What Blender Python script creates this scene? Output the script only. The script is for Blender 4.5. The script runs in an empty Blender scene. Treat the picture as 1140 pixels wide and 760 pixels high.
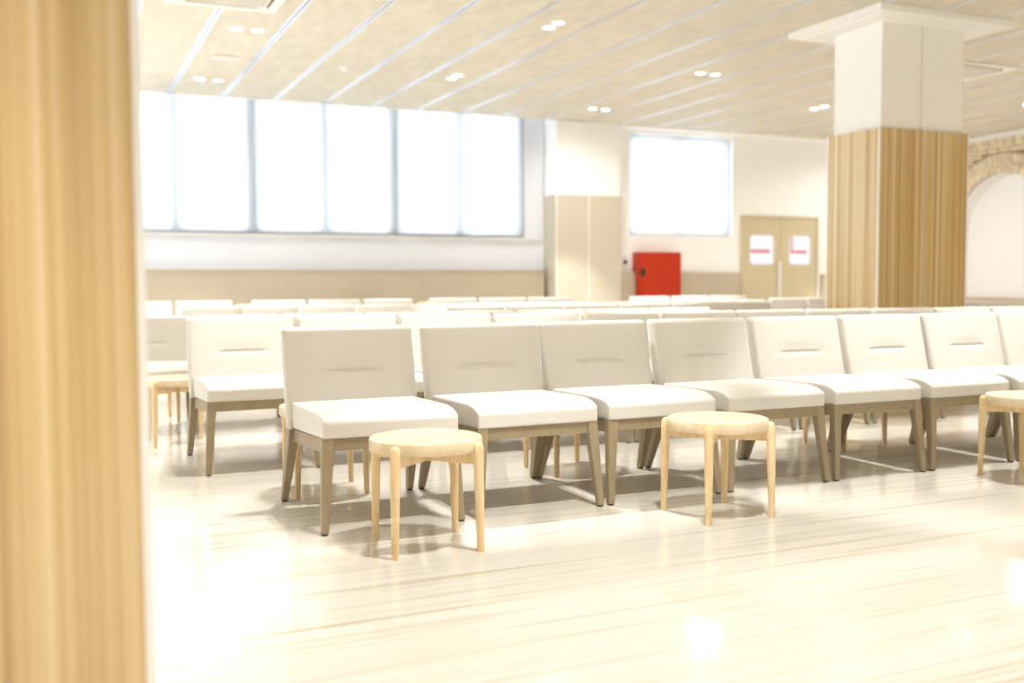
import bpy, bmesh, math, random
from mathutils import Vector, Matrix
random.seed(7)
S = bpy.context.scene
COL = S.collection
PI = math.pi
CEIL = 3.71

# ---------------------------------------------------------------- materials
def newmat(name):
    m = bpy.data.materials.new(name); m.use_nodes = True
    nt = m.node_tree
    return m, nt, nt.nodes['Principled BSDF']

def pmat(name, col, rough=.5, spec=.5, metal=0., var=0., scale=6., bump=0., bscale=80., stretch=(1, 1, 1)):
    m, nt, b = newmat(name)
    b.inputs['Roughness'].default_value = rough
    b.inputs['Specular IOR Level'].default_value = spec
    b.inputs['Metallic'].default_value = metal
    tc = nt.nodes.new('ShaderNodeTexCoord')
    mp = nt.nodes.new('ShaderNodeMapping'); mp.inputs['Scale'].default_value = stretch
    nt.links.new(tc.outputs['Object'], mp.inputs['Vector'])
    n = nt.nodes.new('ShaderNodeTexNoise'); n.inputs['Scale'].default_value = scale; n.inputs['Detail'].default_value = 4
    nt.links.new(mp.outputs['Vector'], n.inputs['Vector'])
    r = nt.nodes.new('ShaderNodeValToRGB')
    r.color_ramp.elements[0].position = .3; r.color_ramp.elements[1].position = .7
    r.color_ramp.elements[0].color = (*[c * (1 - var) for c in col], 1)
    r.color_ramp.elements[1].color = (*[min(1, c * (1 + var)) for c in col], 1)
    nt.links.new(n.outputs['Fac'], r.inputs['Fac'])
    nt.links.new(r.outputs['Color'], b.inputs['Base Color'])
    if bump:
        n2 = nt.nodes.new('ShaderNodeTexNoise'); n2.inputs['Scale'].default_value = bscale; n2.inputs['Detail'].default_value = 3
        nt.links.new(mp.outputs['Vector'], n2.inputs['Vector'])
        bp = nt.nodes.new('ShaderNodeBump'); bp.inputs['Strength'].default_value = bump; bp.inputs['Distance'].default_value = .002
        nt.links.new(n2.outputs['Fac'], bp.inputs['Height']); nt.links.new(bp.outputs['Normal'], b.inputs['Normal'])
    return m

def floor_mat():
    m, nt, b = newmat('travertine_floor')
    b.inputs['Roughness'].default_value = .09
    b.inputs['Specular IOR Level'].default_value = .35
    tc = nt.nodes.new('ShaderNodeTexCoord')
    def layer(sx, sy, detail, dist, stops):
        mp = nt.nodes.new('ShaderNodeMapping'); mp.inputs['Scale'].default_value = (sx, sy, 1)
        nt.links.new(tc.outputs['Object'], mp.inputs['Vector'])
        n = nt.nodes.new('ShaderNodeTexNoise'); n.inputs['Scale'].default_value = 1; n.inputs['Detail'].default_value = detail
        n.inputs['Distortion'].default_value = dist
        nt.links.new(mp.outputs['Vector'], n.inputs['Vector'])
        r = nt.nodes.new('ShaderNodeValToRGB')
        while len(r.color_ramp.elements) < len(stops): r.color_ramp.elements.new(.5)
        for e, (p, c) in zip(r.color_ramp.elements, stops):
            e.position = p; e.color = (*c, 1)
        nt.links.new(n.outputs['Fac'], r.inputs['Fac'])
        return r
    a = layer(.6, 25, 6, .25, [(.29, (.51, .455, .345)), (.41, (.61, .57, .495)), (.58, (.645, .62, .57)), (.74, (.565, .52, .43))])
    c = layer(1.3, 48, 5, .35, [(.28, (.77, .69, .53)), (.39, (1, 1, 1)), (.8, (1, 1, 1))])
    mx = nt.nodes.new('ShaderNodeMix'); mx.data_type = 'RGBA'; mx.blend_type = 'MULTIPLY'; mx.inputs['Factor'].default_value = .55
    nt.links.new(a.outputs['Color'], mx.inputs['A']); nt.links.new(c.outputs['Color'], mx.inputs['B'])
    nt.links.new(mx.outputs['Result'], b.inputs['Base Color'])
    return m

def wood_mat(name, lo, mid, hi, freq, zs, rough=.3, spec=.5):
    """long grain along local z, stripes across x and y"""
    m, nt, b = newmat(name)
    b.inputs['Roughness'].default_value = rough; b.inputs['Specular IOR Level'].default_value = spec
    if spec > .9: b.inputs['Coat Weight'].default_value = .8; b.inputs['Coat Roughness'].default_value = .18
    tc = nt.nodes.new('ShaderNodeTexCoord')
    mp = nt.nodes.new('ShaderNodeMapping'); mp.inputs['Scale'].default_value = (freq, freq, zs)
    nt.links.new(tc.outputs['Object'], mp.inputs['Vector'])
    n = nt.nodes.new('ShaderNodeTexNoise'); n.inputs['Scale'].default_value = 1; n.inputs['Detail'].default_value = 3; n.inputs['Roughness'].default_value = .55
    n.inputs['Distortion'].default_value = .15
    nt.links.new(mp.outputs['Vector'], n.inputs['Vector'])
    r = nt.nodes.new('ShaderNodeValToRGB')
    r.color_ramp.elements.new(.5)
    for e, p, c in zip(r.color_ramp.elements, (.33, .5, .67), (lo, mid, hi)):
        e.position = p; e.color = (*c, 1)
    nt.links.new(n.outputs['Fac'], r.inputs['Fac'])
    nt.links.new(r.outputs['Color'], b.inputs['Base Color'])
    return m

def emit_mat(name, col, strength):
    m = bpy.data.materials.new(name); m.use_nodes = True; nt = m.node_tree
    nt.nodes.remove(nt.nodes['Principled BSDF'])
    e = nt.nodes.new('ShaderNodeEmission'); e.inputs['Color'].default_value = (*col, 1); e.inputs['Strength'].default_value = strength
    nt.links.new(e.outputs[0], nt.nodes['Material Output'].inputs['Surface'])
    return m

def blind_mat(name='screen_fabric', through=.22):
    """woven screen fabric: lets light through diffusely, a little straight through the weave"""
    m = bpy.data.materials.new(name); m.use_nodes = True; nt = m.node_tree
    nt.nodes.remove(nt.nodes['Principled BSDF'])
    tl = nt.nodes.new('ShaderNodeBsdfTranslucent'); tl.inputs['Color'].default_value = (through, through * .985, through * .95, 1)
    df = nt.nodes.new('ShaderNodeBsdfDiffuse'); df.inputs['Color'].default_value = (.86, .87, .9, 1)
    tr = nt.nodes.new('ShaderNodeBsdfTransparent'); tr.inputs['Color'].default_value = (.95, .97, 1, 1)
    tc = nt.nodes.new('ShaderNodeTexCoord'); w = nt.nodes.new('ShaderNodeTexNoise'); w.inputs['Scale'].default_value = 300
    nt.links.new(tc.outputs['Object'], w.inputs['Vector'])
    a = nt.nodes.new('ShaderNodeMixShader'); a.inputs[0].default_value = .25
    nt.links.new(tl.outputs[0], a.inputs[1]); nt.links.new(df.outputs[0], a.inputs[2])
    mr = nt.nodes.new('ShaderNodeMapRange'); mr.inputs['To Min'].default_value = .01; mr.inputs['To Max'].default_value = .022
    nt.links.new(w.outputs['Fac'], mr.inputs['Value'])
    b = nt.nodes.new('ShaderNodeMixShader')
    nt.links.new(mr.outputs[0], b.inputs[0])
    nt.links.new(a.outputs[0], b.inputs[1]); nt.links.new(tr.outputs[0], b.inputs[2])
    nt.links.new(b.outputs[0], nt.nodes['Material Output'].inputs['Surface'])
    return m

def glass_mat():
    m = bpy.data.materials.new('window_glass'); m.use_nodes = True; nt = m.node_tree
    nt.nodes.remove(nt.nodes['Principled BSDF'])
    tr = nt.nodes.new('ShaderNodeBsdfTransparent'); tr.inputs['Color'].default_value = (.93, .96, .97, 1)
    g = nt.nodes.new('ShaderNodeBsdfGlossy'); g.inputs['Roughness'].default_value = .02
    fr = nt.nodes.new('ShaderNodeFresnel'); fr.inputs['IOR'].default_value = 1.45
    mx = nt.nodes.new('ShaderNodeMixShader')
    nt.links.new(fr.outputs[0], mx.inputs[0]); nt.links.new(tr.outputs[0], mx.inputs[1]); nt.links.new(g.outputs[0], mx.inputs[2])
    nt.links.new(mx.outputs[0], nt.nodes['Material Output'].inputs['Surface'])
    return m

M = {}
M['floor'] = floor_mat()
M['ceiling'] = pmat('wood_fibre_panel', (.665, .605, .50), .8, .2, var=.07, scale=9, bump=.5, bscale=140, stretch=(1, .35, 1))
M['white'] = pmat('white_paint', (.95, .945, .93), .55, .3, var=.01)
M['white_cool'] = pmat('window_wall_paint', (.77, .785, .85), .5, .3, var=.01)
M['plate'] = pmat('white_gypsum', (.88, .86, .82), .6, .3, var=.01)
M['column_white'] = pmat('column_paint', (.88, .86, .81), .35, .45, var=.01)
M['laminate'] = wood_mat('zebrano_laminate', (.40, .245, .08), (.60, .415, .175), (.76, .585, .325), 26, .10, .26, 1.0)
M['trim_metal'] = pmat('white_aluminium', (.85, .83, .80), .3, .5, var=.01)
M['channel'] = pmat('ceiling_channel_metal', (.78, .80, .86), .30, .5, metal=.85, var=.03)
M['channel_dark'] = pmat('channel_gap', (.30, .31, .36), .3, .5, metal=.4, var=.05)
M['wainscot'] = pmat('beige_wainscot', (.53, .45, .34), .45, .4, var=.02)
M['pillar'] = pmat('greige_panel', (.60, .53, .42), .4, .4, var=.02)
M['door'] = pmat('khaki_door_paint', (.62, .53, .35), .4, .4, var=.02)
M['red'] = pmat('red_enamel', (.50, .028, .004), .35, .5, var=.04)
M['dark'] = pmat('black_plastic', (.035, .03, .025), .4, .5, var=.1)
M['bronze_slot'] = pmat('vent_slot_dark', (.16, .09, .03), .5, .3, var=.1)
M['leather'] = pmat('cream_leather', (.71, .685, .635), .42, .4, var=.02, scale=3, bump=.25, bscale=260)
M['taupe'] = pmat('taupe_lacquered_wood', (.33, .262, .165), .38, .4, var=.06, scale=5, stretch=(6, 6, 1))
M['ash'] = wood_mat('pale_ash_wood', (.70, .50, .25), (.80, .62, .36), (.86, .70, .45), 28, 3, .4, .4)
M['ash_top'] = wood_mat('pale_ash_tabletop', (.70, .56, .36), (.76, .63, .43), (.80, .69, .50), 16, 16, .35, .45)
M['blind'] = blind_mat()
M['blind_dense'] = blind_mat('dense_screen_fabric', .25)
M['glass'] = glass_mat()
M['frame_grey'] = pmat('window_frame_grey', (.62, .63, .68), .4, .4, var=.03)
M['bar'] = pmat('blind_bar_grey', (.36, .34, .38), .4, .4, var=.02)
M['brick'] = pmat('buff_brick', (.74, .63, .46), .85, .2, var=.25, scale=7, bump=.8, bscale=40)
M['mortar'] = pmat('mortar', (.36, .28, .17), .9, .1, var=.1, scale=12, bump=.5)
M['alcove'] = pmat('alcove_white', (.86, .84, .82), .5, .3, var=.01)
M['paper'] = pmat('white_notice_paper', (.86, .86, .90), .6, .2, var=.01)
M['vision'] = emit_mat('glowing_frosted_pane', (.97, .97, 1.0), .62)  # emission stands in for light from behind the door panes
M['band'] = pmat('faded_red_print', (.70, .28, .30), .6, .2, var=.05)
M['lamp'] = emit_mat('lamp_led', (1, .95, .86), 6)

# ---------------------------------------------------------------- mesh helpers
def add_box(bm, c, s, mat=None, bev=0., rot=None):
    mtx = Matrix.Translation(c) @ (rot.to_4x4() if rot else Matrix.Identity(4)) @ Matrix.Diagonal((*s, 1))
    r = bmesh.ops.create_cube(bm, size=1, matrix=mtx)
    if bev:
        vs = set(r['verts'])
        es = [e for e in bm.edges if e.verts[0] in vs and e.verts[1] in vs]
        bmesh.ops.bevel(bm, geom=es, offset=bev, segments=2, affect='EDGES', profile=.6)
    return r

def bx(bm, x0, x1, y0, y1, z0, z1, bev=0.):
    return add_box(bm, ((x0 + x1) / 2, (y0 + y1) / 2, (z0 + z1) / 2), (x1 - x0, y1 - y0, z1 - z0), bev=bev)

def cyl(bm, a, b, ra, rb=None, n=20, bev=0.):
    a, b = Vector(a), Vector(b); d = b - a; rb = ra if rb is None else rb
    mtx = Matrix.Translation((a + b) / 2) @ d.to_track_quat('Z', 'Y').to_matrix().to_4x4()
    r = bmesh.ops.create_cone(bm, cap_ends=True, segments=n, radius1=ra, radius2=rb, depth=d.length, matrix=mtx)
    if bev:
        vs = set(r['verts'])
        es = [e for e in bm.edges if e.verts[0] in vs and e.verts[1] in vs and any(len(f.verts) > 4 for f in e.link_faces)]
        bmesh.ops.bevel(bm, geom=es, offset=bev, segments=3, affect='EDGES', profile=.5)

def loft(bm, rings):
    """closed tube through rings of equal vertex count"""
    vr = [[bm.verts.new(p) for p in ring] for ring in rings]
    n = len(vr[0])
    for a, b in zip(vr, vr[1:]):
        for i in range(n):
            bm.faces.new((a[i], a[(i + 1) % n], b[(i + 1) % n], b[i]))
    bm.faces.new(list(reversed(vr[0]))); bm.faces.new(vr[-1])

def rect_ring(cx, cy, z, sx, sy, ch=.004):
    hx, hy = sx / 2, sy / 2
    return [(cx + px, cy + py, z) for px, py in
            ((-hx + ch, -hy), (hx - ch, -hy), (hx, -hy + ch), (hx, hy - ch), (hx - ch, hy), (-hx + ch, hy), (-hx, hy - ch), (-hx, -hy + ch))]

def lathe(bm, prof, n=40, c=(0, 0)):
    rings = [[(c[0] + r * math.cos(2 * PI * i / n), c[1] + r * math.sin(2 * PI * i / n), z) for i in range(n)] for r, z in prof]
    loft(bm, rings)

def rounded_box(bm, size, r, n=(12, 6, 12), k=4, fn=None):
    """box centred on the origin with rounded edges; fn displaces the finished vertices"""
    def ax(h, m):
        e = [h - r + r * math.tan(PI / 4 * i / k) for i in range(k + 1)]
        mid = [-(h - r) + 2 * (h - r) * i / m for i in range(1, m)]
        return [-v for v in reversed(e)] + mid + e
    H = [s / 2 for s in size]
    A = [ax(H[i], n[i]) for i in range(3)]
    verts = {}
    def V(p):
        key = tuple(round(c, 6) for c in p)
        if key not in verts:
            q = [max(-(H[i] - r), min(H[i] - r, p[i])) for i in range(3)]
            d = Vector([p[i] - q[i] for i in range(3)])
            o = Vector(q) + d.normalized() * r if d.length > 1e-9 else Vector(q)
            if fn: o = fn(o)
            verts[key] = bm.verts.new(o)
        return verts[key]
    for i in range(3):
        j, l = (i + 1) % 3, (i + 2) % 3
        for sgn in (-1, 1):
            for a in range(len(A[j]) - 1):
                for b in range(len(A[l]) - 1):
                    ps = []
                    for da, db in ((0, 0), (1, 0), (1, 1), (0, 1)):
                        p = [0, 0, 0]; p[i] = sgn * H[i]; p[j] = A[j][a + da]; p[l] = A[l][b + db]; ps.append(V(p))
                    if sgn < 0: ps.reverse()
                    bm.faces.new(ps)

def mesh_obj(name, bm, mat, parent=None, smooth=False, loc=None):
    bmesh.ops.recalc_face_normals(bm, faces=bm.faces)
    me = bpy.data.meshes.new(name); bm.to_mesh(me); bm.free()
    for m in (mat if isinstance(mat, (list, tuple)) else [mat]): me.materials.append(m)
    if smooth:
        me.polygons.foreach_set('use_smooth', [True] * len(me.polygons))
        if smooth != 'all': me.set_sharp_from_angle(angle=math.radians(38))
    o = bpy.data.objects.new(name, me); COL.objects.link(o)
    if parent: o.parent = parent
    if loc: o.location = loc
    return o

def thing(name, label, cat, loc=(0, 0, 0), rz=0, group=None):
    o = bpy.data.objects.new(name, None); COL.objects.link(o)
    o.empty_display_size = .1
    o.location = loc; o.rotation_euler = (0, 0, rz); o['label'] = label; o['category'] = cat
    if group: o['group'] = group
    return o

def tag(o, label, cat, group=None):
    o['label'] = label; o['category'] = cat
    if group: o['group'] = group
    return o

def struct(name, bm, mat, parent=None, smooth=False):
    o = mesh_obj(name, bm, mat, parent, smooth)
    if not parent: o['kind'] = 'structure'
    return o

def box_struct(name, mat, *b, parent=None, bev=0.):
    bm = bmesh.new(); bx(bm, *b, bev=bev)
    return struct(name, bm, mat, parent)

def dup(root, loc, rz=0, label=None, group=None):
    r = root.copy(); COL.objects.link(r); r.location = loc; r.rotation_euler = (0, 0, rz)
    if label: r['label'] = label
    if group: r['group'] = group
    for ch in list(root.children):
        c = ch.copy(); COL.objects.link(c); c.parent = r
        for g in ch.children:
            d = g.copy(); COL.objects.link(d); d.parent = c
    return r

# ---------------------------------------------------------------- room shell
X0, X1, Y0 = -6.0, 16.0, -5.0
YP, YW, YR = 15.30, 15.75, 15.55       # pillar face, window wall, right part of the back wall
WX1 = 7.69                             # end of the window bay
box_struct('floor', M['floor'], X0, X1 + .6, Y0, 16.2, -.1, 0)
bm = bmesh.new()
LA, LB, LZ0, LZ1 = 9.2, 14.8, 1.3, 3.6  # wall opening for the added, unseen side windows
bx(bm, X0 - .2, X0, Y0, LA, 0, 4.1); bx(bm, X0 - .2, X0, LB, 16.2, 0, 4.1); bx(bm, X0 - .2, X0, LA, LB, 0, LZ0); bx(bm, X0 - .2, X0, LA, LB, LZ1, 4.1)
struct('wall_left', bm, M['white'])
for i in range(4):                                             # clear glazed side windows, added out of view for cool light on the column
    a = LA + (LB - LA) / 4 * i; b = a + (LB - LA) / 4
    bm = bmesh.new()
    bx(bm, X0 - .14, X0 - .06, a, a + .06, LZ0, LZ1); bx(bm, X0 - .14, X0 - .06, b - .06, b, LZ0, LZ1)
    bx(bm, X0 - .14, X0 - .06, a + .06, b - .06, LZ0, LZ0 + .06); bx(bm, X0 - .14, X0 - .06, a + .06, b - .06, LZ1 - .06, LZ1)
    w = struct('window_%d' % (i + 6), bm, M['trim_metal'])
    bm = bmesh.new(); bx(bm, X0 - .104, X0 - .096, a + .06, b - .06, LZ0 + .06, LZ1 - .06); struct('pane', bm, M['glass'], w)
box_struct('wall_front', M['white'], X0, X1 + .6, Y0 - .2, Y0, 0, 4.1)

# ceiling of wood-fibre boards with a metal channel between neighbours
P = .7377
XS = 1.562                             # the channel at the near-left
strips = [XS + P * i for i in range(-10, 20)]
strips = [x for x in strips if X0 + .1 < x < X1 - .1]
GAP = .036
bm = bmesh.new()
edges = [X0] + strips + [X1 + .5]
for a, b in zip(edges, edges[1:]):
    bx(bm, a + (GAP if a != X0 else 0), b - (GAP if b < X1 else 0), Y0, YP, CEIL, CEIL + .06, bev=.003)
ceil_o = struct('ceiling', bm, M['ceiling'])
box_struct('ceiling_slab', M['plate'], X0 - .2, X1 + .7, Y0 - .2, 16.4, 4.1, 4.2)
# edge of the boards at the blind pocket
box_struct('trim_1', M['trim_metal'], X0, WX1, YP, YP + .02, CEIL - .01, 4.1)
def channel(name, x):
    bm = bmesh.new()
    for s in (-1, 1):
        bx(bm, x + s * GAP - (.029 if s > 0 else 0), x + s * GAP + (.029 if s < 0 else 0), Y0, YP, CEIL - .004, CEIL + .05)
    o = struct(name, bm, M['channel'])
    bm = bmesh.new(); bx(bm, x - GAP + .029, x + GAP - .029, Y0, YP, CEIL + .012, CEIL + .04)
    g = struct('groove', bm, M['channel_dark'], o)
    bm = bmesh.new(); bx(bm, x - .018, x + .018, YP - .03, YP + .012, CEIL - .012, CEIL + .03)
    struct('end_cap', bm, M['bar'], o)
    return o
for i, x in enumerate(strips): channel('trim_%d' % (i + 2), x)

# back wall with the window bay
ZS, ZT = 1.80, 4.0
bm = bmesh.new()
bx(bm, X0, WX1, YW, YW + .3, 0, ZS)
bx(bm, X0, WX1, YW, YW + .3, ZT, 4.1)
U = 2.25; WR = 7.29
units = [(WR - U * (i + 1), WR - U * i) for i in range(4)]  # leftmost unit is hidden from view, added for its daylight
bx(bm, WR, WX1, YW, YW + .3, ZS, ZT)
bx(bm, X0, units[-1][0], YW, YW + .3, ZS, ZT)
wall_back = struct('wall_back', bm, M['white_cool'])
for i, (a, b) in enumerate(units):
    bm = bmesh.new()
    t = .075
    y0, y1 = YW + .12, YW + .20
    bx(bm, a, a + t, y0, y1, ZS, ZT); bx(bm, b - t, b, y0, y1, ZS, ZT)
    bx(bm, a + t, b - t, y0, y1, ZS, ZS + .03); bx(bm, a + t, b - t, y0, y1, ZT - t, ZT)
    w = struct('window_%d' % (i + 1), bm, M['frame_grey'])
    bm = bmesh.new(); bx(bm, (a + b) / 2 - .045, (a + b) / 2 + .045, y0, y1, ZS + .03, ZT - t); struct('mullion', bm, M['frame_grey'], w)
    for s, (c, d) in enumerate(((a + t, (a + b) / 2 - .035), ((a + b) / 2 + .035, b - t))):
        bm = bmesh.new(); bx(bm, c, d, YW + .156, YW + .164, ZS + .03, ZT - t); struct('pane', bm, M['glass'], w)
# sill ledge and trims of the bay
box_struct('trim_40', M['trim_metal'], X0, 7.60, YW - .10, YW, ZS - .075, ZS - .045, bev=.004)
box_struct('trim_41', M['wainscot'], X0, 7.62, YW - .14, YW, 0, 1.215, bev=.006)
bm = bmesh.new(); bx(bm, X0, 7.64, YW - .16, YW - .14, 1.20, 1.222); struct('cap_rail', bm, M['wainscot'], bpy.data.objects['trim_41'])

def blind(x0, x1, y, z0, z1, label):
    t = thing('roller_blind', label, 'blind', ((x0 + x1) / 2, y, z0), 0, 'white roller blinds over the windows')
    h = (x1 - x0) / 2
    bm = bmesh.new(); rr = z1 - z0
    # a single woven cloth, slightly wavy
    nx = 24
    rows = [0, .25, .5, .75, 1]
    vs = [[bm.verts.new((-h + 2 * h * i / nx, .002 * math.sin(i * .9 + j), rr * v)) for i in range(nx + 1)] for j, v in enumerate(rows)]
    for a, b in zip(vs, vs[1:]):
        for i in range(nx): bm.faces.new((a[i], a[i + 1], b[i + 1], b[i]))
    mesh_obj('cloth', bm, M['blind'], t, smooth=True)
    bm = bmesh.new(); add_box(bm, (0, -.002, -.008), (2 * h, .018, .018), bev=.005); mesh_obj('bottom_bar', bm, M['bar'], t)
    bm = bmesh.new(); cyl(bm, (-h, -.032, rr), (h, -.032, rr), .03); mesh_obj('roller', bm, M['trim_metal'], t, smooth=True)
    return t
blind(.52, 3.885, YW - .016, ZS - .01, 3.98, 'wide white roller blind, left one of the two on the long window')
blind(3.905, WR + .01, YW - .016, ZS - .01, 3.98, 'wide white roller blind, right one of the two, ending near the greige pillar')
# pillar of the back wall
bm = bmesh.new(); bx(bm, WX1 + .02, 8.93, YP + .02, 16.05, 2.48, 4.1)
pil = struct('pillar', bm, M['white'])
bm = bmesh.new()
bx(bm, WX1, 8.305, YP, 16.05, 0, 2.48, bev=.004); bx(bm, 8.325, 8.95, YP, 16.05, 0, 2.48, bev=.004)
struct('cladding', bm, M['pillar'], pil)
bm = bmesh.new(); bx(bm, 8.305, 8.325, YP + .004, YP + .03, 0, 2.478); bx(bm, WX1 - .004, WX1 + .012, YP - .005, YP + .01, 0, 2.48)
struct('joint_strip', bm, M['trim_metal'], pil)
bm = bmesh.new(); bx(bm, 8.31, 8.318, YP + .012, YP + .021, 2.48, 3.71); struct('joint_line', bm, M['column_white'], pil)

# right part of the back wall with its own window and the doors
RA, RB, RZ0, RZ1 = 9.26, 11.44, 1.83, 3.62
bm = bmesh.new()
bx(bm, 8.95, RA, YR, YR + .3, 0, 4.1); bx(bm, RB, X1 + .6, YR, YR + .3, 0, 4.1)
bx(bm, RA, RB, YR, YR + .3, 0, RZ0); bx(bm, RA, RB, YR, YR + .3, RZ1, 4.1)
struct('wall_rear_right', bm, M['white'])
bm = bmesh.new(); t = .07; y0, y1 = YR + .20, YR + .28
bx(bm, RA, RA + t, y0, y1, RZ0, RZ1); bx(bm, RB - t, RB, y0, y1, RZ0, RZ1)
bx(bm, RA + t, RB - t, y0, y1, RZ0, RZ0 + t); bx(bm, RA + t, RB - t, y0, y1, RZ1 - t, RZ1)
w = struct('window_5', bm, M['trim_metal'])
bm = bmesh.new(); mx_ = (RA + RB) / 2 + .02; bx(bm, mx_ - .03, mx_ + .03, y0, y1, RZ0 + t, RZ1 - t); struct('mullion', bm, M['trim_metal'], w)
for c, d in ((RA + t, mx_ - .03), (mx_ + .03, RB - t)):
    bm = bmesh.new(); bx(bm, c, d, y0 + .03, y0 + .036, RZ0 + t, RZ1 - t); struct('pane', bm, M['glass'], w)
t_ = thing('roller_blind', 'white roller blind on the square window between pillar and double door', 'blind', ((RA + RB) / 2, YR + .03, RZ0), 0, 'white roller blinds over the windows')
bm = bmesh.new(); hh = (RB - RA) / 2 - .01; nx = 16
vs = [[bm.verts.new((-hh + 2 * hh * i / nx, .0015 * math.sin(i), (RZ1 - RZ0 - .02) * j / 4 + .015)) for i in range(nx + 1)] for j in range(5)]
for a, b in zip(vs, vs[1:]):
    for i in range(nx): bm.faces.new((a[i], a[i + 1], b[i + 1], b[i]))
mesh_obj('cloth', bm, M['blind_dense'], t_, smooth=True)
bm = bmesh.new(); add_box(bm, (0, 0, .012), (2 * hh, .018, .02), bev=.005); mesh_obj('bottom_bar', bm, M['trim_metal'], t_)
box_struct('trim_42', M['wainscot'], 8.96, 11.55, YR - .10, YR, 0, 1.18, bev=.006)
box_struct('trim_43', M['wainscot'], 13.52, X1, YR - .06, YR, 0, 1.14, bev=.006)
box_struct('trim_44', M['white'], 8.95, X1 + .5, YP, YR, CEIL - .03, CEIL + .06, bev=.006)

# double door
DX0, DX1, DZ = 11.68, 13.38, 2.19
bm = bmesh.new()
bx(bm, DX0 - .05, DX0, YR - .05, YR, 0, DZ + .05); bx(bm, DX1, DX1 + .05, YR - .05, YR, 0, DZ + .05); bx(bm, DX0, DX1, YR - .05, YR, DZ, DZ + .05)
dr = struct('door_1', bm, M['door'])
mid = (DX0 + DX1) / 2
for s, (a, b, va, vb) in enumerate(((DX0 + .005, mid - .004, 11.83, 12.36), (mid + .004, DX1 - .005, 12.74, 13.23))):
    bm = bmesh.new(); bx(bm, a, b, YR - .035, YR - .003, .01, DZ - .005, bev=.004)
    leaf = mesh_obj('leaf', bm, M['door'], dr)
    def rr_panel(x0, x1, z0, z1, ya, yb, r):
        bm = bmesh.new(); pts = []
        for cx, cz, a0 in ((x1 - r, z1 - r, 0), (x0 + r, z1 - r, PI / 2), (x0 + r, z0 + r, PI), (x1 - r, z0 + r, 1.5 * PI)):
            for q in range(6):
                an = a0 + PI / 2 * q / 5; pts.append((cx + r * math.cos(an), cz + r * math.sin(an)))
        loft(bm, [[(x, ya, z) for x, z in pts], [(x, yb, z) for x, z in pts]])
        return bm
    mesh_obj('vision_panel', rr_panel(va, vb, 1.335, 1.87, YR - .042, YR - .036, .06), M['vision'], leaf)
    bm = bmesh.new()
    if s == 0:
        bx(bm, va + .004, vb - .08, YR - .046, YR - .043, 1.54, 1.61)
    else:
        bx(bm, va + .02, vb - .08, YR - .046, YR - .043, 1.535, 1.60); bx(bm, va + .02, va + .075, YR - .046, YR - .043, 1.60, 1.86)
    mesh_obj('printed_band', bm, M['band'], leaf)
bm = bmesh.new(); cyl(bm, (mid - .05, YR - .085, .70), (mid - .05, YR - .085, 1.40), .024)
for z in (.78, 1.32): cyl(bm, (mid - .05, YR - .085, z), (mid - .05, YR - .034, z), .012)
mesh_obj('light_gap_bar', bm, M['trim_metal'], dr, smooth=True)  # white bar standing in for the bright slit of light between the leaves

# right wall: brick arch over a white alcove
AY, AR, AZ = 13.53, 1.035, 1.955          # arch centre, radius
bm = bmesh.new()
bx(bm, X1 + .30, X1 + .5, Y0, 16.2, 0, 4.1)
struct('wall_right', bm, M['alcove'])
n = 28
arc = [(AY + AR * math.cos(PI * i / n), AZ + AR * math.sin(PI * i / n)) for i in range(n + 1)]
arc[0] = (AY + AR, AZ); arc[-1] = (AY - AR, AZ)
bm = bmesh.new()
def prism(bm, poly, x0, x1):
    loft(bm, [[(x0, y, z) for y, z in poly], [(x1, y, z) for y, z in poly]])
for (a, b) in zip(arc, arc[1:]):
    prism(bm, [a, (a[0], 4.1), (b[0], 4.1), b], X1, X1 + .30)
prism(bm, [(AY + AR, 0), (16.2, 0), (16.2, 4.1), (AY + AR, 4.1)], X1, X1 + .30)
prism(bm, [(Y0, 0), (AY - AR, 0), (AY - AR, 4.1), (Y0, 4.1)], X1, X1 + .30)
bmesh.ops.remove_doubles(bm, verts=bm.verts, dist=1e-5)
bw = struct('wall_right_brick', bm, M['mortar'])
bm = bmesh.new()
# ring of upright bricks round the arch (two per spoke)
nb = 38; ring = .35
for i in range(nb):
    a0, a1 = PI * (i + .06) / nb, PI * (i + .94) / nb
    cut = .46 + random.uniform(-.14, .14)
    for r0, r1 in ((AR + .005, AR + ring * cut - .006), (AR + ring * cut + .006, AR + ring)):
        poly = [(AY + r * math.cos(a), AZ + r * math.sin(a)) for r, a in ((r0, a0), (r1, a0), (r1, a1), (r0, a1))]
        prism(bm, poly, X1 - .018 - random.uniform(0, .012), X1 + .02)
# level courses round and above
z = .02; row = 0
while z < CEIL - .09:
    y = 10.6 + (0 if row % 2 else .14)
    while y < 15.5:
        L = random.choice((.24, .27, .30))
        cy, cz = y + L / 2, z + .04
        far = math.hypot(max(abs(cy - AY) - L / 2, 0), max(cz - AZ - .045, 0)) if cz > AZ else abs(cy - AY) - L / 2
        far2 = math.hypot(min(abs(y - AY), abs(y + L - AY)), cz - .04 - AZ) if cz > AZ else far
        if min(far2, 99) > AR + (ring + .01 if cz > AZ else .02) and y + L < 15.5 and (abs(cy - AY) > L / 2 or cz - .045 > AZ + AR + ring):
            bx(bm, X1 - .012 - random.uniform(0, .014), X1 + .02, y + .007, y + L - .007, z + .006, z + .082)
        y += L
    z += .088; row += 1
struct('brickwork', bm, M['brick'], bw)
bm = bmesh.new()                                               # white plastered soffit and jambs of the arch
ri = AR - .015
pts = [(AY + AR, 0), ] + arc + [(AY - AR, 0)]
inn = [(AY + ri, 0)] + [(AY + ri * math.cos(PI * i / n), AZ + ri * math.sin(PI * i / n)) for i in range(n + 1)] + [(AY - ri, 0)]
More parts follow.
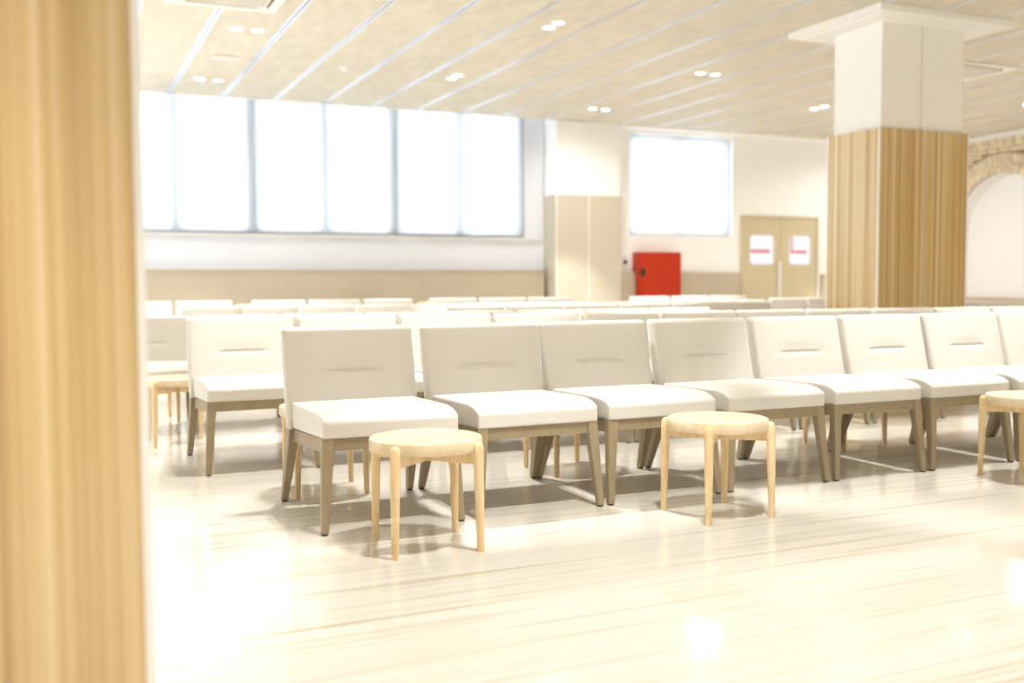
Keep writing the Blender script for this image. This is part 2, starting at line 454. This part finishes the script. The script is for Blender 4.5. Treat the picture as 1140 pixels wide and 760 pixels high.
for i in range(len(pts) - 1):
    prism(bm, [pts[i], pts[i + 1], inn[i + 1], inn[i]], X1 + .03, X1 + .30)
struct('plaster_soffit', bm, M['alcove'], bw)
box_struct('trim_45', M['trim_metal'], X1 - .07, X1, Y0, YR - .05, CEIL - .085, CEIL, bev=.012)
box_struct('baseboard_right', M['wainscot'], X1 + .18, X1 + .30, AY - AR, AY + AR, 0, .69, bev=.006)

# ---------------------------------------------------------------- columns
def column(name, x0, x1, y0, y1, zw, cap, gloss=None):
    bm = bmesh.new(); bx(bm, x0 + .055, x1 - .055, y0 + .04, y1 - .04, 0, CEIL)
    c = struct(name, bm, M['column_white'])
    t = .02; w = .014
    mx = (x0 + x1) / 2
    for (a, b, e, f) in ((x0 + w, mx - .008, y0, y0 + t), (mx + .008, x1 - w, y0, y0 + t), (x0, x0 + t, y0 + w, y1 - w), (x1 - t, x1, y0 + w, y1 - w), (x0 + w, x1 - w, y1 - t, y1)):
        bm = bmesh.new(); bx(bm, a, b, e, f, .06, zw); mesh_obj('wood_panel', bm, M['laminate'], c)
    bm = bmesh.new()
    for px, py in ((x0, y0), (x1, y0), (x0, y1), (x1, y1)):
        sx = 1 if px == x0 else -1; sy = 1 if py == y0 else -1
        bx(bm, min(px, px + sx * w), max(px, px + sx * w), min(py, py + sy * w), max(py, py + sy * w), 0, zw)
    bx(bm, mx - .008, mx + .008, y0 + .006, y0 + .02, 0, zw)
    mesh_obj('corner_strip', bm, M['trim_metal'], c)
    bm = bmesh.new(); bx(bm, x0 + .01, x1 - .01, y0 + .012, y1 - .012, 0, .06); mesh_obj('plinth', bm, M['trim_metal'], c)
    bm = bmesh.new(); bx(bm, mx - .03, mx - .026, y0 + .036, y0 + .045, zw, CEIL - .07); mesh_obj('joint_line', bm, M['pillar'], c)
    if cap:
        bm = bmesh.new(); bx(bm, x0 - .30, x1 + .30, y0 - .30, y1 + .30, CEIL - .065, CEIL - .001, bev=.006)
        bx(bm, x0 - .20, x1 + .20, y0 - .20, y1 + .20, CEIL - .075, CEIL - .06)
        mesh_obj('cap_plate', bm, M['plate'], c)
    return c
column('column', 7.70, 8.945, 8.0, 8.77, 2.565, True)
column('column', .140 - 1.245, .140, 1.80, 2.57, 2.565, True)

# ---------------------------------------------------------------- chairs
W, SW = .622, .578
def make_chair(label):
    t = thing('lounge_chair', label, 'chair')
    # seat cushion
    bm = bmesh.new()
    def seat_fn(p):
        x, y, z = p
        v = (y + .30) / .60                       # 0 front .. 1 rear
        top = (z + .05) / .10
        if top > .4:
            k = (top - .4) / .6
            z += k * (.014 * (1 - (2 * x / SW) ** 4) * math.sin(PI * min(max(v, 0), 1)))
        zb = -.05
        z = z - .030 * v * (1 - top) - .012 * v * top
        d = y + .30                               # distance from the front face
        RF = .15
        if d < RF and top > 0:
            z -= min(1, top) * .056 * (1 - math.sqrt(max(0, 1 - ((RF - max(d, 0)) / RF) ** 2)))
        return Vector((x, y - .045, z + .432))
    rounded_box(bm, (SW, .585, .10), .010, (16, 34, 5), 3, seat_fn)
    seat = mesh_obj('seat', bm, M['leather'], t, smooth=True)
    # side piping seam lines of the cushion
    # backrest with a pulled horizontal tuck
    bm = bmesh.new()
    def back_fn(p):
        x, y, z = p
        zz = z + .57
        if y < 0:                                  # front face
            ex = min(1, max(0, (abs(x)) / .150))
            fade = max(0, 1 - ex ** 4)
            d = zz - .607 + .002 * (x / .14) ** 2
            fade2 = max(0, 1 - (abs(x) / .19) ** 2)
            y += fade * (.014 * math.exp(-(d / .0062) ** 2)) + fade2 * (0.008 * math.exp(-((d - .012) / .035) ** 2) if d > 0 else 0.008 * math.exp(-(.012 / .035) ** 2) * math.exp(-(d / .016) ** 2))
            y -= .010 * (1 - (2 * x / W) ** 4) * math.cos((zz - .57) * PI / .48)
        lean = .11 * (zz - .34) / .46
        return Vector((x * (1.0 - .004 * (zz - .3)), y + .251 + lean, zz))
    rounded_box(bm, (W, .066, .465), .022, (34, 3, 74), 4, back_fn)
    mesh_obj('backrest', bm, M['leather'], t, smooth='all')
    # frame under the cushion
    bm = bmesh.new()
    def rail(x0, x1, y0, y1, zf, zr, h):
        def zt(y): return zf + (zr - zf) * (y + .335) / .56
        vs = []
        for y in (y0, y1):
            vs.append([(x0, y, zt(y) - h), (x1, y, zt(y) - h), (x1, y, zt(y)), (x0, y, zt(y))])
        loft(bm, vs)
    rail(-.275, .275, -.325, -.300, .383, .350, .052)
    rail(-.287, -.262, -.300, .225, .383, .350, .056)
    rail(.262, .287, -.300, .225, .383, .350, .056)
    rail(-.262, .262, .190, .215, .383, .350, .05)
    rail(-.262, .262, -.300, .190, .385, .352, .012)
    mesh_obj('frame', bm, M['taupe'], t)
    for sx in (-1, 1):
        for kind in ('front', 'rear'):
            bm = bmesh.new()
            if kind == 'front':
                rings = [rect_ring(sx * .292, -.350, .008, .030, .030), rect_ring(sx * .268, -.312, .34, .048, .046), rect_ring(sx * .265, -.306, .384, .050, .050)]
                foot = (sx * .292, -.350, .026, .026)
            else:
                rings = [rect_ring(sx * .303, .370, .008, .030, .036), rect_ring(sx * .288, .268, .28, .044, .070), rect_ring(sx * .286, .246, .352, .048, .078)]
                foot = (sx * .303, .371, .026, .031)
            loft(bm, rings)
            leg = mesh_obj('leg', bm, M['taupe'], t)
            bm = bmesh.new(); loft(bm, [rect_ring(foot[0], foot[1], 0, foot[2] - .004, foot[3] - .004), rect_ring(foot[0], foot[1], .009, foot[2], foot[3])])
            mesh_obj('glide', bm, M['dark'], leg)
    return t

ORD = ['first', 'second', 'third', 'fourth', 'fifth', 'sixth', 'seventh', 'eighth', 'ninth', 'tenth', 'eleventh', 'twelfth', 'thirteenth', 'fourteenth', 'fifteenth', 'sixteenth']
proto = make_chair('')
used = [False]
def place(x, y, label, group, zs=1., ws=1.):
    if used[0]: o = dup(proto, (x, y, 0), 0, label, group)
    else:
        used[0] = True; o = proto; o.location = (x, y, 0); o['label'] = label; o['group'] = group
    o.scale = (ws, 1, zs)
    return o

JIT = {0: -.006, 1: .012, 2: 0, 3: .003}
for i in range(9):
    s = ' at the open left end' if i == 0 else ''
    place(1.255 + .65 * i + JIT.get(i, 0), 4.312, 'cream upholstered chair, %s from the left in the front row%s' % (ORD[i], s), 'front row of cream chairs')
for i in range(12):
    place(1.005 + .65 * i, 5.82, 'cream upholstered chair, %s from the left in the second row' % ORD[i], 'second row of cream chairs', 1.006 - .003 * i)
for i in range(8):
    place(.579 + .65 * i, 7.37, 'cream upholstered chair, %s from the left in the third row' % ORD[i], 'third row of cream chairs', .965)
for i in range(6):
    place(3.745 + .65 * i, 8.87, 'cream upholstered chair, %s from the left in the fourth row, before the big column' % ORD[i], 'fourth row of cream chairs', .975)
for i, x in enumerate((10.16, 10.80)):
    place(x, 8.87, ('cream chair half hidden by the wood clad column, facing the brick arch end', 'last cream chair to the right of the wood clad column, below the arch')[i], 'cream chairs right of the column', .93)
for i in range(12):
    place(1.435 + .6085 * i, 10.37, 'cream upholstered chair, %s from the left in the fifth row' % ORD[i], 'fifth row of cream chairs', .965, .94)
for i in range(2):
    place(8.78 + .6085 * i, 10.37, ('cream fifth-row chair in front of the left door leaf', 'cream fifth-row chair in front of the right door leaf, beside the column')[i], 'fifth row of cream chairs', .985, .94)
arm_chairs = []
def far_row(bounds, txt, start=0):
    n = len(bounds) - 1
    for i, (a, b) in enumerate(zip(bounds, bounds[1:])):
        o = place((a + b) / 2, 11.87, txt % ORD[i], 'rearmost row of cream chairs', 1.01, (b - a) / .66)
        arm_chairs.append(o)
far_row([.57, 1.245, 1.918], 'cream chair, %s in the rearmost pair at the left by the window wall')
far_row([2.10, 2.78, 3.455, 4.13], 'cream chair, %s from left in the rearmost trio under the long window')
far_row([4.32, 5.005, 5.71, 6.40], 'cream chair, %s from left in the rearmost trio before the greige pillar')
far_row([7.26, 7.94, 8.61, 9.27], 'cream chair, %s from left in the rearmost trio under the red cabinet')
# pale wooden armrests where two groups of the rearmost row meet
bm = bmesh.new()
add_box(bm, (0, -.02, .745), (.075, .46, .035), bev=.012)
add_box(bm, (0, -.20, .37), (.04, .05, .72), bev=.006); add_box(bm, (0, .17, .37), (.04, .05, .72), bev=.006)
add_box(bm, (0, -.015, .22), (.03, .33, .04), bev=.004)
bmesh.ops.recalc_face_normals(bm, faces=bm.faces)
arm_me = bpy.data.meshes.new('armrest'); bm.to_mesh(arm_me); bm.free(); arm_me.materials.append(M['ash'])
for ch, side, xw in ((arm_chairs[1], 1, 1.962), (arm_chairs[2], -1, 2.055), (arm_chairs[4], 1, 4.175), (arm_chairs[5], -1, 4.270)):
    a = bpy.data.objects.new('armrest', arm_me); COL.objects.link(a); a.parent = ch
    a.location = ((xw - ch.location.x) / ch.scale.x, 0, 0); a['label'] = 'pale wooden armrest'

# ---------------------------------------------------------------- stool tables
def make_stool(label):
    t = thing('stool_table', label, 'stool')
    bm = bmesh.new()
    lathe(bm, [(.205, .372), (.214, .375), (.216, .384), (.216, .412), (.213, .418), (.207, .42)], 56)
    mesh_obj('tabletop', bm, M['ash_top'], t, smooth=True)
    bm = bmesh.new()
    for a in (PI / 4, -PI / 4):
        add_box(bm, (0, 0, .350), (.43, .024, .044), bev=.003, rot=Matrix.Rotation(a, 3, 'Z'))
    mesh_obj('cross_rail', bm, M['ash'], t)
    for k in range(4):
        a = PI / 4 + k * PI / 2; c, s = math.cos(a), math.sin(a)
        bm = bmesh.new()
        rings = []
        prof = [(0, .0125), (.03, .0135), (.20, .0175), (.36, .0195), (.392, .0195), (.402, .0165), (.408, .011), (.411, .004)]
        for z, r in prof:
            d = .232 - .008 * z / .4
            rings.append([(d * c + r * math.cos(q * PI / 8), d * s + r * math.sin(q * PI / 8), z) for q in range(16)])
        loft(bm, rings)
        mesh_obj('leg', bm, M['ash'], t, smooth=True)
    return t
st = make_stool('round pale wood stool table in front of the first chair of the front row')
G = 'round pale wood stool tables'
st.location = (1.278, 3.653, 0); st.rotation_euler = (0, 0, math.radians(-4)); st['group'] = G
for x, y, rz, lab in (
        (2.592, 3.615, 1, 'round pale wood stool table in front of the third front-row chair'),
        (4.535, 3.63, 3, 'round pale wood stool table cut by the right picture edge'),
        (1.18, 4.85, -2, 'round pale wood stool table behind the first front-row chair, seen through its legs'),
        (2.492, 4.83, 4, 'round pale wood stool table behind the second and third front-row chairs'),
        (4.405, 4.83, 2, 'round pale wood stool table behind the fifth and sixth front-row chairs'),
        (.697, 6.70, 2, 'round pale wood stool table at the far left, beside the near wood panelled column'),
        (.63, 7.90, 5, 'round pale wood stool table half hidden behind the leftmost stool table')):
    dup(st, (x, y, 0), math.radians(rz), lab, G)

# ---------------------------------------------------------------- wall objects
t = thing('fire_hose_cabinet', 'red fire hose cabinet on the back wall beside the pillar', 'cabinet', (9.78, YR - .102, .75))
bm = bmesh.new(); bx(bm, -.46, .40, -.095, -.001, 0, .78, bev=.004); bx(bm, -.46, .40, -.001, .098, .45, .78); mesh_obj('body', bm, M['red'], t)
bm = bmesh.new(); bx(bm, -.45, .41, -.12, -.096, -.005, .785, bev=.006); d = mesh_obj('door', bm, M['red'], t)
bm = bmesh.new(); bx(bm, -.43, -.34, -.15, -.119, .36, .50, bev=.01); mesh_obj('latch', bm, M['dark'], d)
t = thing('call_point', 'small white wall plate with black knob between pillar and red cabinet', 'switch', (9.155, YR, 1.36))
bm = bmesh.new(); bx(bm, -.035, .035, -.02, 0, -.13, .13, bev=.006); mesh_obj('plate', bm, M['trim_metal'], t)
bm = bmesh.new(); cyl(bm, (0, -.02, .0), (0, -.07, .0), .035, .03, bev=.006); mesh_obj('knob', bm, M['dark'], t, smooth=True)

# ---------------------------------------------------------------- ceiling objects
def cassette(x0, x1, y0, y1, label):
    cx, cy = (x0 + x1) / 2, (y0 + y1) / 2; hx, hy = (x1 - x0) / 2, (y1 - y0) / 2
    t = thing('air_conditioner', label, 'air conditioner', (cx, cy, CEIL), 0, 'ceiling air conditioning cassettes')
    z0 = -.035
    bm = bmesh.new(); f = .07
    bx(bm, -hx, hx, -hy, -hy + f, z0, 0, bev=.008); bx(bm, -hx, hx, hy - f, hy, z0, 0, bev=.008)
    bx(bm, -hx, -hx + f, -hy + f, hy - f, z0, 0, bev=.008); bx(bm, hx - f, hx, -hy + f, hy - f, z0, 0, bev=.008)
    mesh_obj('frame', bm, M['plate'], t)
    bm = bmesh.new(); bx(bm, -hx + f, hx - f, -hy + f, hy - f, -.031, -.004); mesh_obj('face_plate', bm, M['plate'], t)
    g = .17
    bm = bmesh.new(); bx(bm, -hx + g, hx - g, -hy + g, hy - g, -.037, -.031, bev=.002)
    gr = mesh_obj('intake_grille', bm, M['pillar'], t)
    bm = bmesh.new()
    for i in range(12):
        y = -hy + g + .05 + (2 * hy - 2 * g - .10) * i / 11
        add_box(bm, (0, y, -.039), (2 * hx - 2 * g - .06, .016, .006))
    mesh_obj('grille_bars', bm, M['trim_metal'], gr)
    for (ux, uy) in ((0, -1), (0, 1), (-1, 0), (1, 0)):
        L = 2 * (hx if uy else hy) - 2 * g - .02
        def strip(o, w, za, zb):
            bm = bmesh.new()
            cx_, cy_ = ux * (hx - o), uy * (hy - o)
            sx, sy = (L, w) if uy else (w, L)
            bx(bm, cx_ - sx / 2, cx_ + sx / 2, cy_ - sy / 2, cy_ + sy / 2, za, zb)
            return bm
        sl = mesh_obj('air_slot', strip(.125, .065, -.034, -.030), M['bronze_slot'], t)
        mesh_obj('flap', strip(.140, .022, -.040, -.034), M['plate'], sl)
    return t
cassette(1.03, 2.07, 9.27, 10.32, 'white ceiling air conditioning cassette at the top left, above the window bay')
cassette(10.2, 11.24, 9.27, 10.16, 'ceiling air conditioning cassette right of the wood clad column')

t = thing('emergency_light', 'small white bar light on the ceiling between two downlight pairs', 'light', (1.955, 12.64, CEIL))
bm = bmesh.new(); add_box(bm, (0, 0, -.012), (.30, .085, .024), bev=.006); mesh_obj('housing', bm, M['plate'], t)
bm = bmesh.new(); add_box(bm, (0, 0, -.026), (.26, .06, .006), bev=.002); mesh_obj('diffuser', bm, M['vision'], t)
t = thing('smoke_detector', 'round white smoke detector on the ceiling before the long window', 'detector', (3.405, 12.66, CEIL))
bm = bmesh.new(); lathe(bm, [(.055, 0), (.055, -.012), (.05, -.02), (.035, -.032), (.034, -.040), (.02, -.046)], 28); mesh_obj('housing', bm, M['plate'], t, smooth=True)
bm = bmesh.new(); lathe(bm, [(.058, 0), (.062, -.004), (.062, -.010), (.058, -.012)], 28); mesh_obj('base', bm, M['trim_metal'], t, smooth=True)

# downlights
LAMP_W, SPILL_W = 152.0, 20.0        # narrow beam, wide spill
def spot(x, y, z, energy, size=60, blend=.3, col=(1, .995, .98)):
    l = bpy.data.lights.new('downlight_beam', 'SPOT'); l.energy = energy; l.spot_size = math.radians(size); l.spot_blend = blend
    l.color = col; l.shadow_soft_size = .018
    o = bpy.data.objects.new('downlight_beam', l); COL.objects.link(o); o.location = (x, y, z)
    return o
dl_ring = dl_lamp = None
def make_downlight(label):
    t = thing('downlight', label, 'light')
    bm = bmesh.new()
    n = 32
    prof = [(.074, 0), (.080, -.004), (.080, -.008), (.074, -.011), (.062, -.011), (.059, -.006)]
    rings = [[bm.verts.new((r * math.cos(2 * PI * i / n), r * math.sin(2 * PI * i / n), z)) for i in range(n)] for r, z in prof]
    for a, b in zip(rings, rings[1:]):
        for i in range(n): bm.faces.new((a[i], a[(i + 1) % n], b[(i + 1) % n], b[i]))
    mesh_obj('trim_ring', bm, M['plate'], t, smooth=True)
    bm = bmesh.new(); lathe(bm, [(.060, -.001), (.060, -.006), (.045, -.009), (.02, -.0105)], 28); mesh_obj('lens', bm, M['lamp'], t, smooth=True)
    return t
GD = 'recessed ceiling downlights'
vis = {}
PX = 5.94
rows = []
for k in range(-1, 3):
    for j in range(7):
        rows.append((1.95 + PX * k, 14.09 - 2.9 * j, 'x'))
    for j in range(6):
        rows.append((-1.03 + PX * k, 12.64 - 2.9 * j, 'y'))
desc = {(1.95, 14.09): 'above the long window, nearest the window wall', (1.95, 11.19): 'beside the left air conditioning cassette',
        (4.92, 12.64): 'near the middle of the long window', (4.92, 9.74): 'at the top centre of the ceiling',
        (7.89, 14.09): 'in front of the greige pillar', (7.89, 11.19): 'between pillar and wood clad column',
        (10.86, 12.64): 'above the double door', (13.83, 11.19): 'at the right edge, above the brick arch'}
PAIR = {'x': (('left', -.115, 0), ('right', .115, 0)), 'y': (('front', -.0, -.115), ('rear', .0, .115))}
dl = None
for x, y, o in rows:
    if not (X0 + .3 < x < X1 - .3 and y > Y0 + .3): continue
    key = next((k for k in desc if abs(k[0] - x) < .1 and abs(k[1] - y) < .1), None)
    if abs(x - 4.91) < .1: x = 4.87
    if abs(x - 10.85) < .1: x = 10.93
    if abs(x - 7.89) < .1: x = 7.835
    for nm, dx, dy in PAIR[o]:
        if key:
            lab = 'round white downlight, %s one of the pair %s' % (nm, desc[key])
            if dl is None: dl = make_downlight(lab); dl['group'] = GD; d_ = dl
            else: d_ = dup(dl, (0, 0, 0), 0, lab, GD)
            d_.location = (x + dx, y + dy, CEIL)
        if 7.4 < x + dx < 9.25 and 7.7 < y + dy < 9.1: continue
        spot(x + dx, y + dy, CEIL - .03, LAMP_W)
        spot(x + dx, y + dy, CEIL - .03, SPILL_W * (2.0 if x > 7 and y > 11 else .55 if y < 7.5 else 1), 168, 1.0)

# ---------------------------------------------------------------- daylight
wd = bpy.data.worlds.new('sky'); S.world = wd; wd.use_nodes = True
nt = wd.node_tree; bg = nt.nodes['Background']
bg.inputs['Color'].default_value = (.85, .91, 1.0, 1); bg.inputs['Strength'].default_value = 11.0

# ---------------------------------------------------------------- camera
f, yaw, pitch, roll, h = 1133.3, .4221, .0572, -.0046, 1.0
F = Vector((math.cos(pitch) * math.sin(yaw), math.cos(pitch) * math.cos(yaw), -math.sin(pitch)))
R0 = Vector((math.cos(yaw), -math.sin(yaw), 0))
D0 = F.cross(R0)
R = R0 * math.cos(roll) - D0 * math.sin(roll)
D = R0 * math.sin(roll) + D0 * math.cos(roll)
cam = bpy.data.cameras.new('camera'); co = bpy.data.objects.new('camera', cam); COL.objects.link(co)
co.matrix_world = Matrix(((R.x, -D.x, -F.x, 0), (R.y, -D.y, -F.y, 0), (R.z, -D.z, -F.z, h), (0, 0, 0, 1)))
cam.sensor_width = 36; cam.lens = f / 1140 * 36; cam.clip_end = 200; cam.clip_start = .05
cam.dof.use_dof = True; cam.dof.focus_distance = 4.2; cam.dof.aperture_fstop = 1.7
S.camera = co

S.view_settings.view_transform = 'Standard'; S.view_settings.look = 'None'
S.view_settings.exposure = 0.76; S.view_settings.gamma = 1.0; S.view_settings.use_curve_mapping = False
S.cycles.use_denoising = True
S.cycles.max_bounces = 10; S.cycles.diffuse_bounces = 6; S.cycles.transparent_max_bounces = 12
S.cycles.sample_clamp_indirect = 8
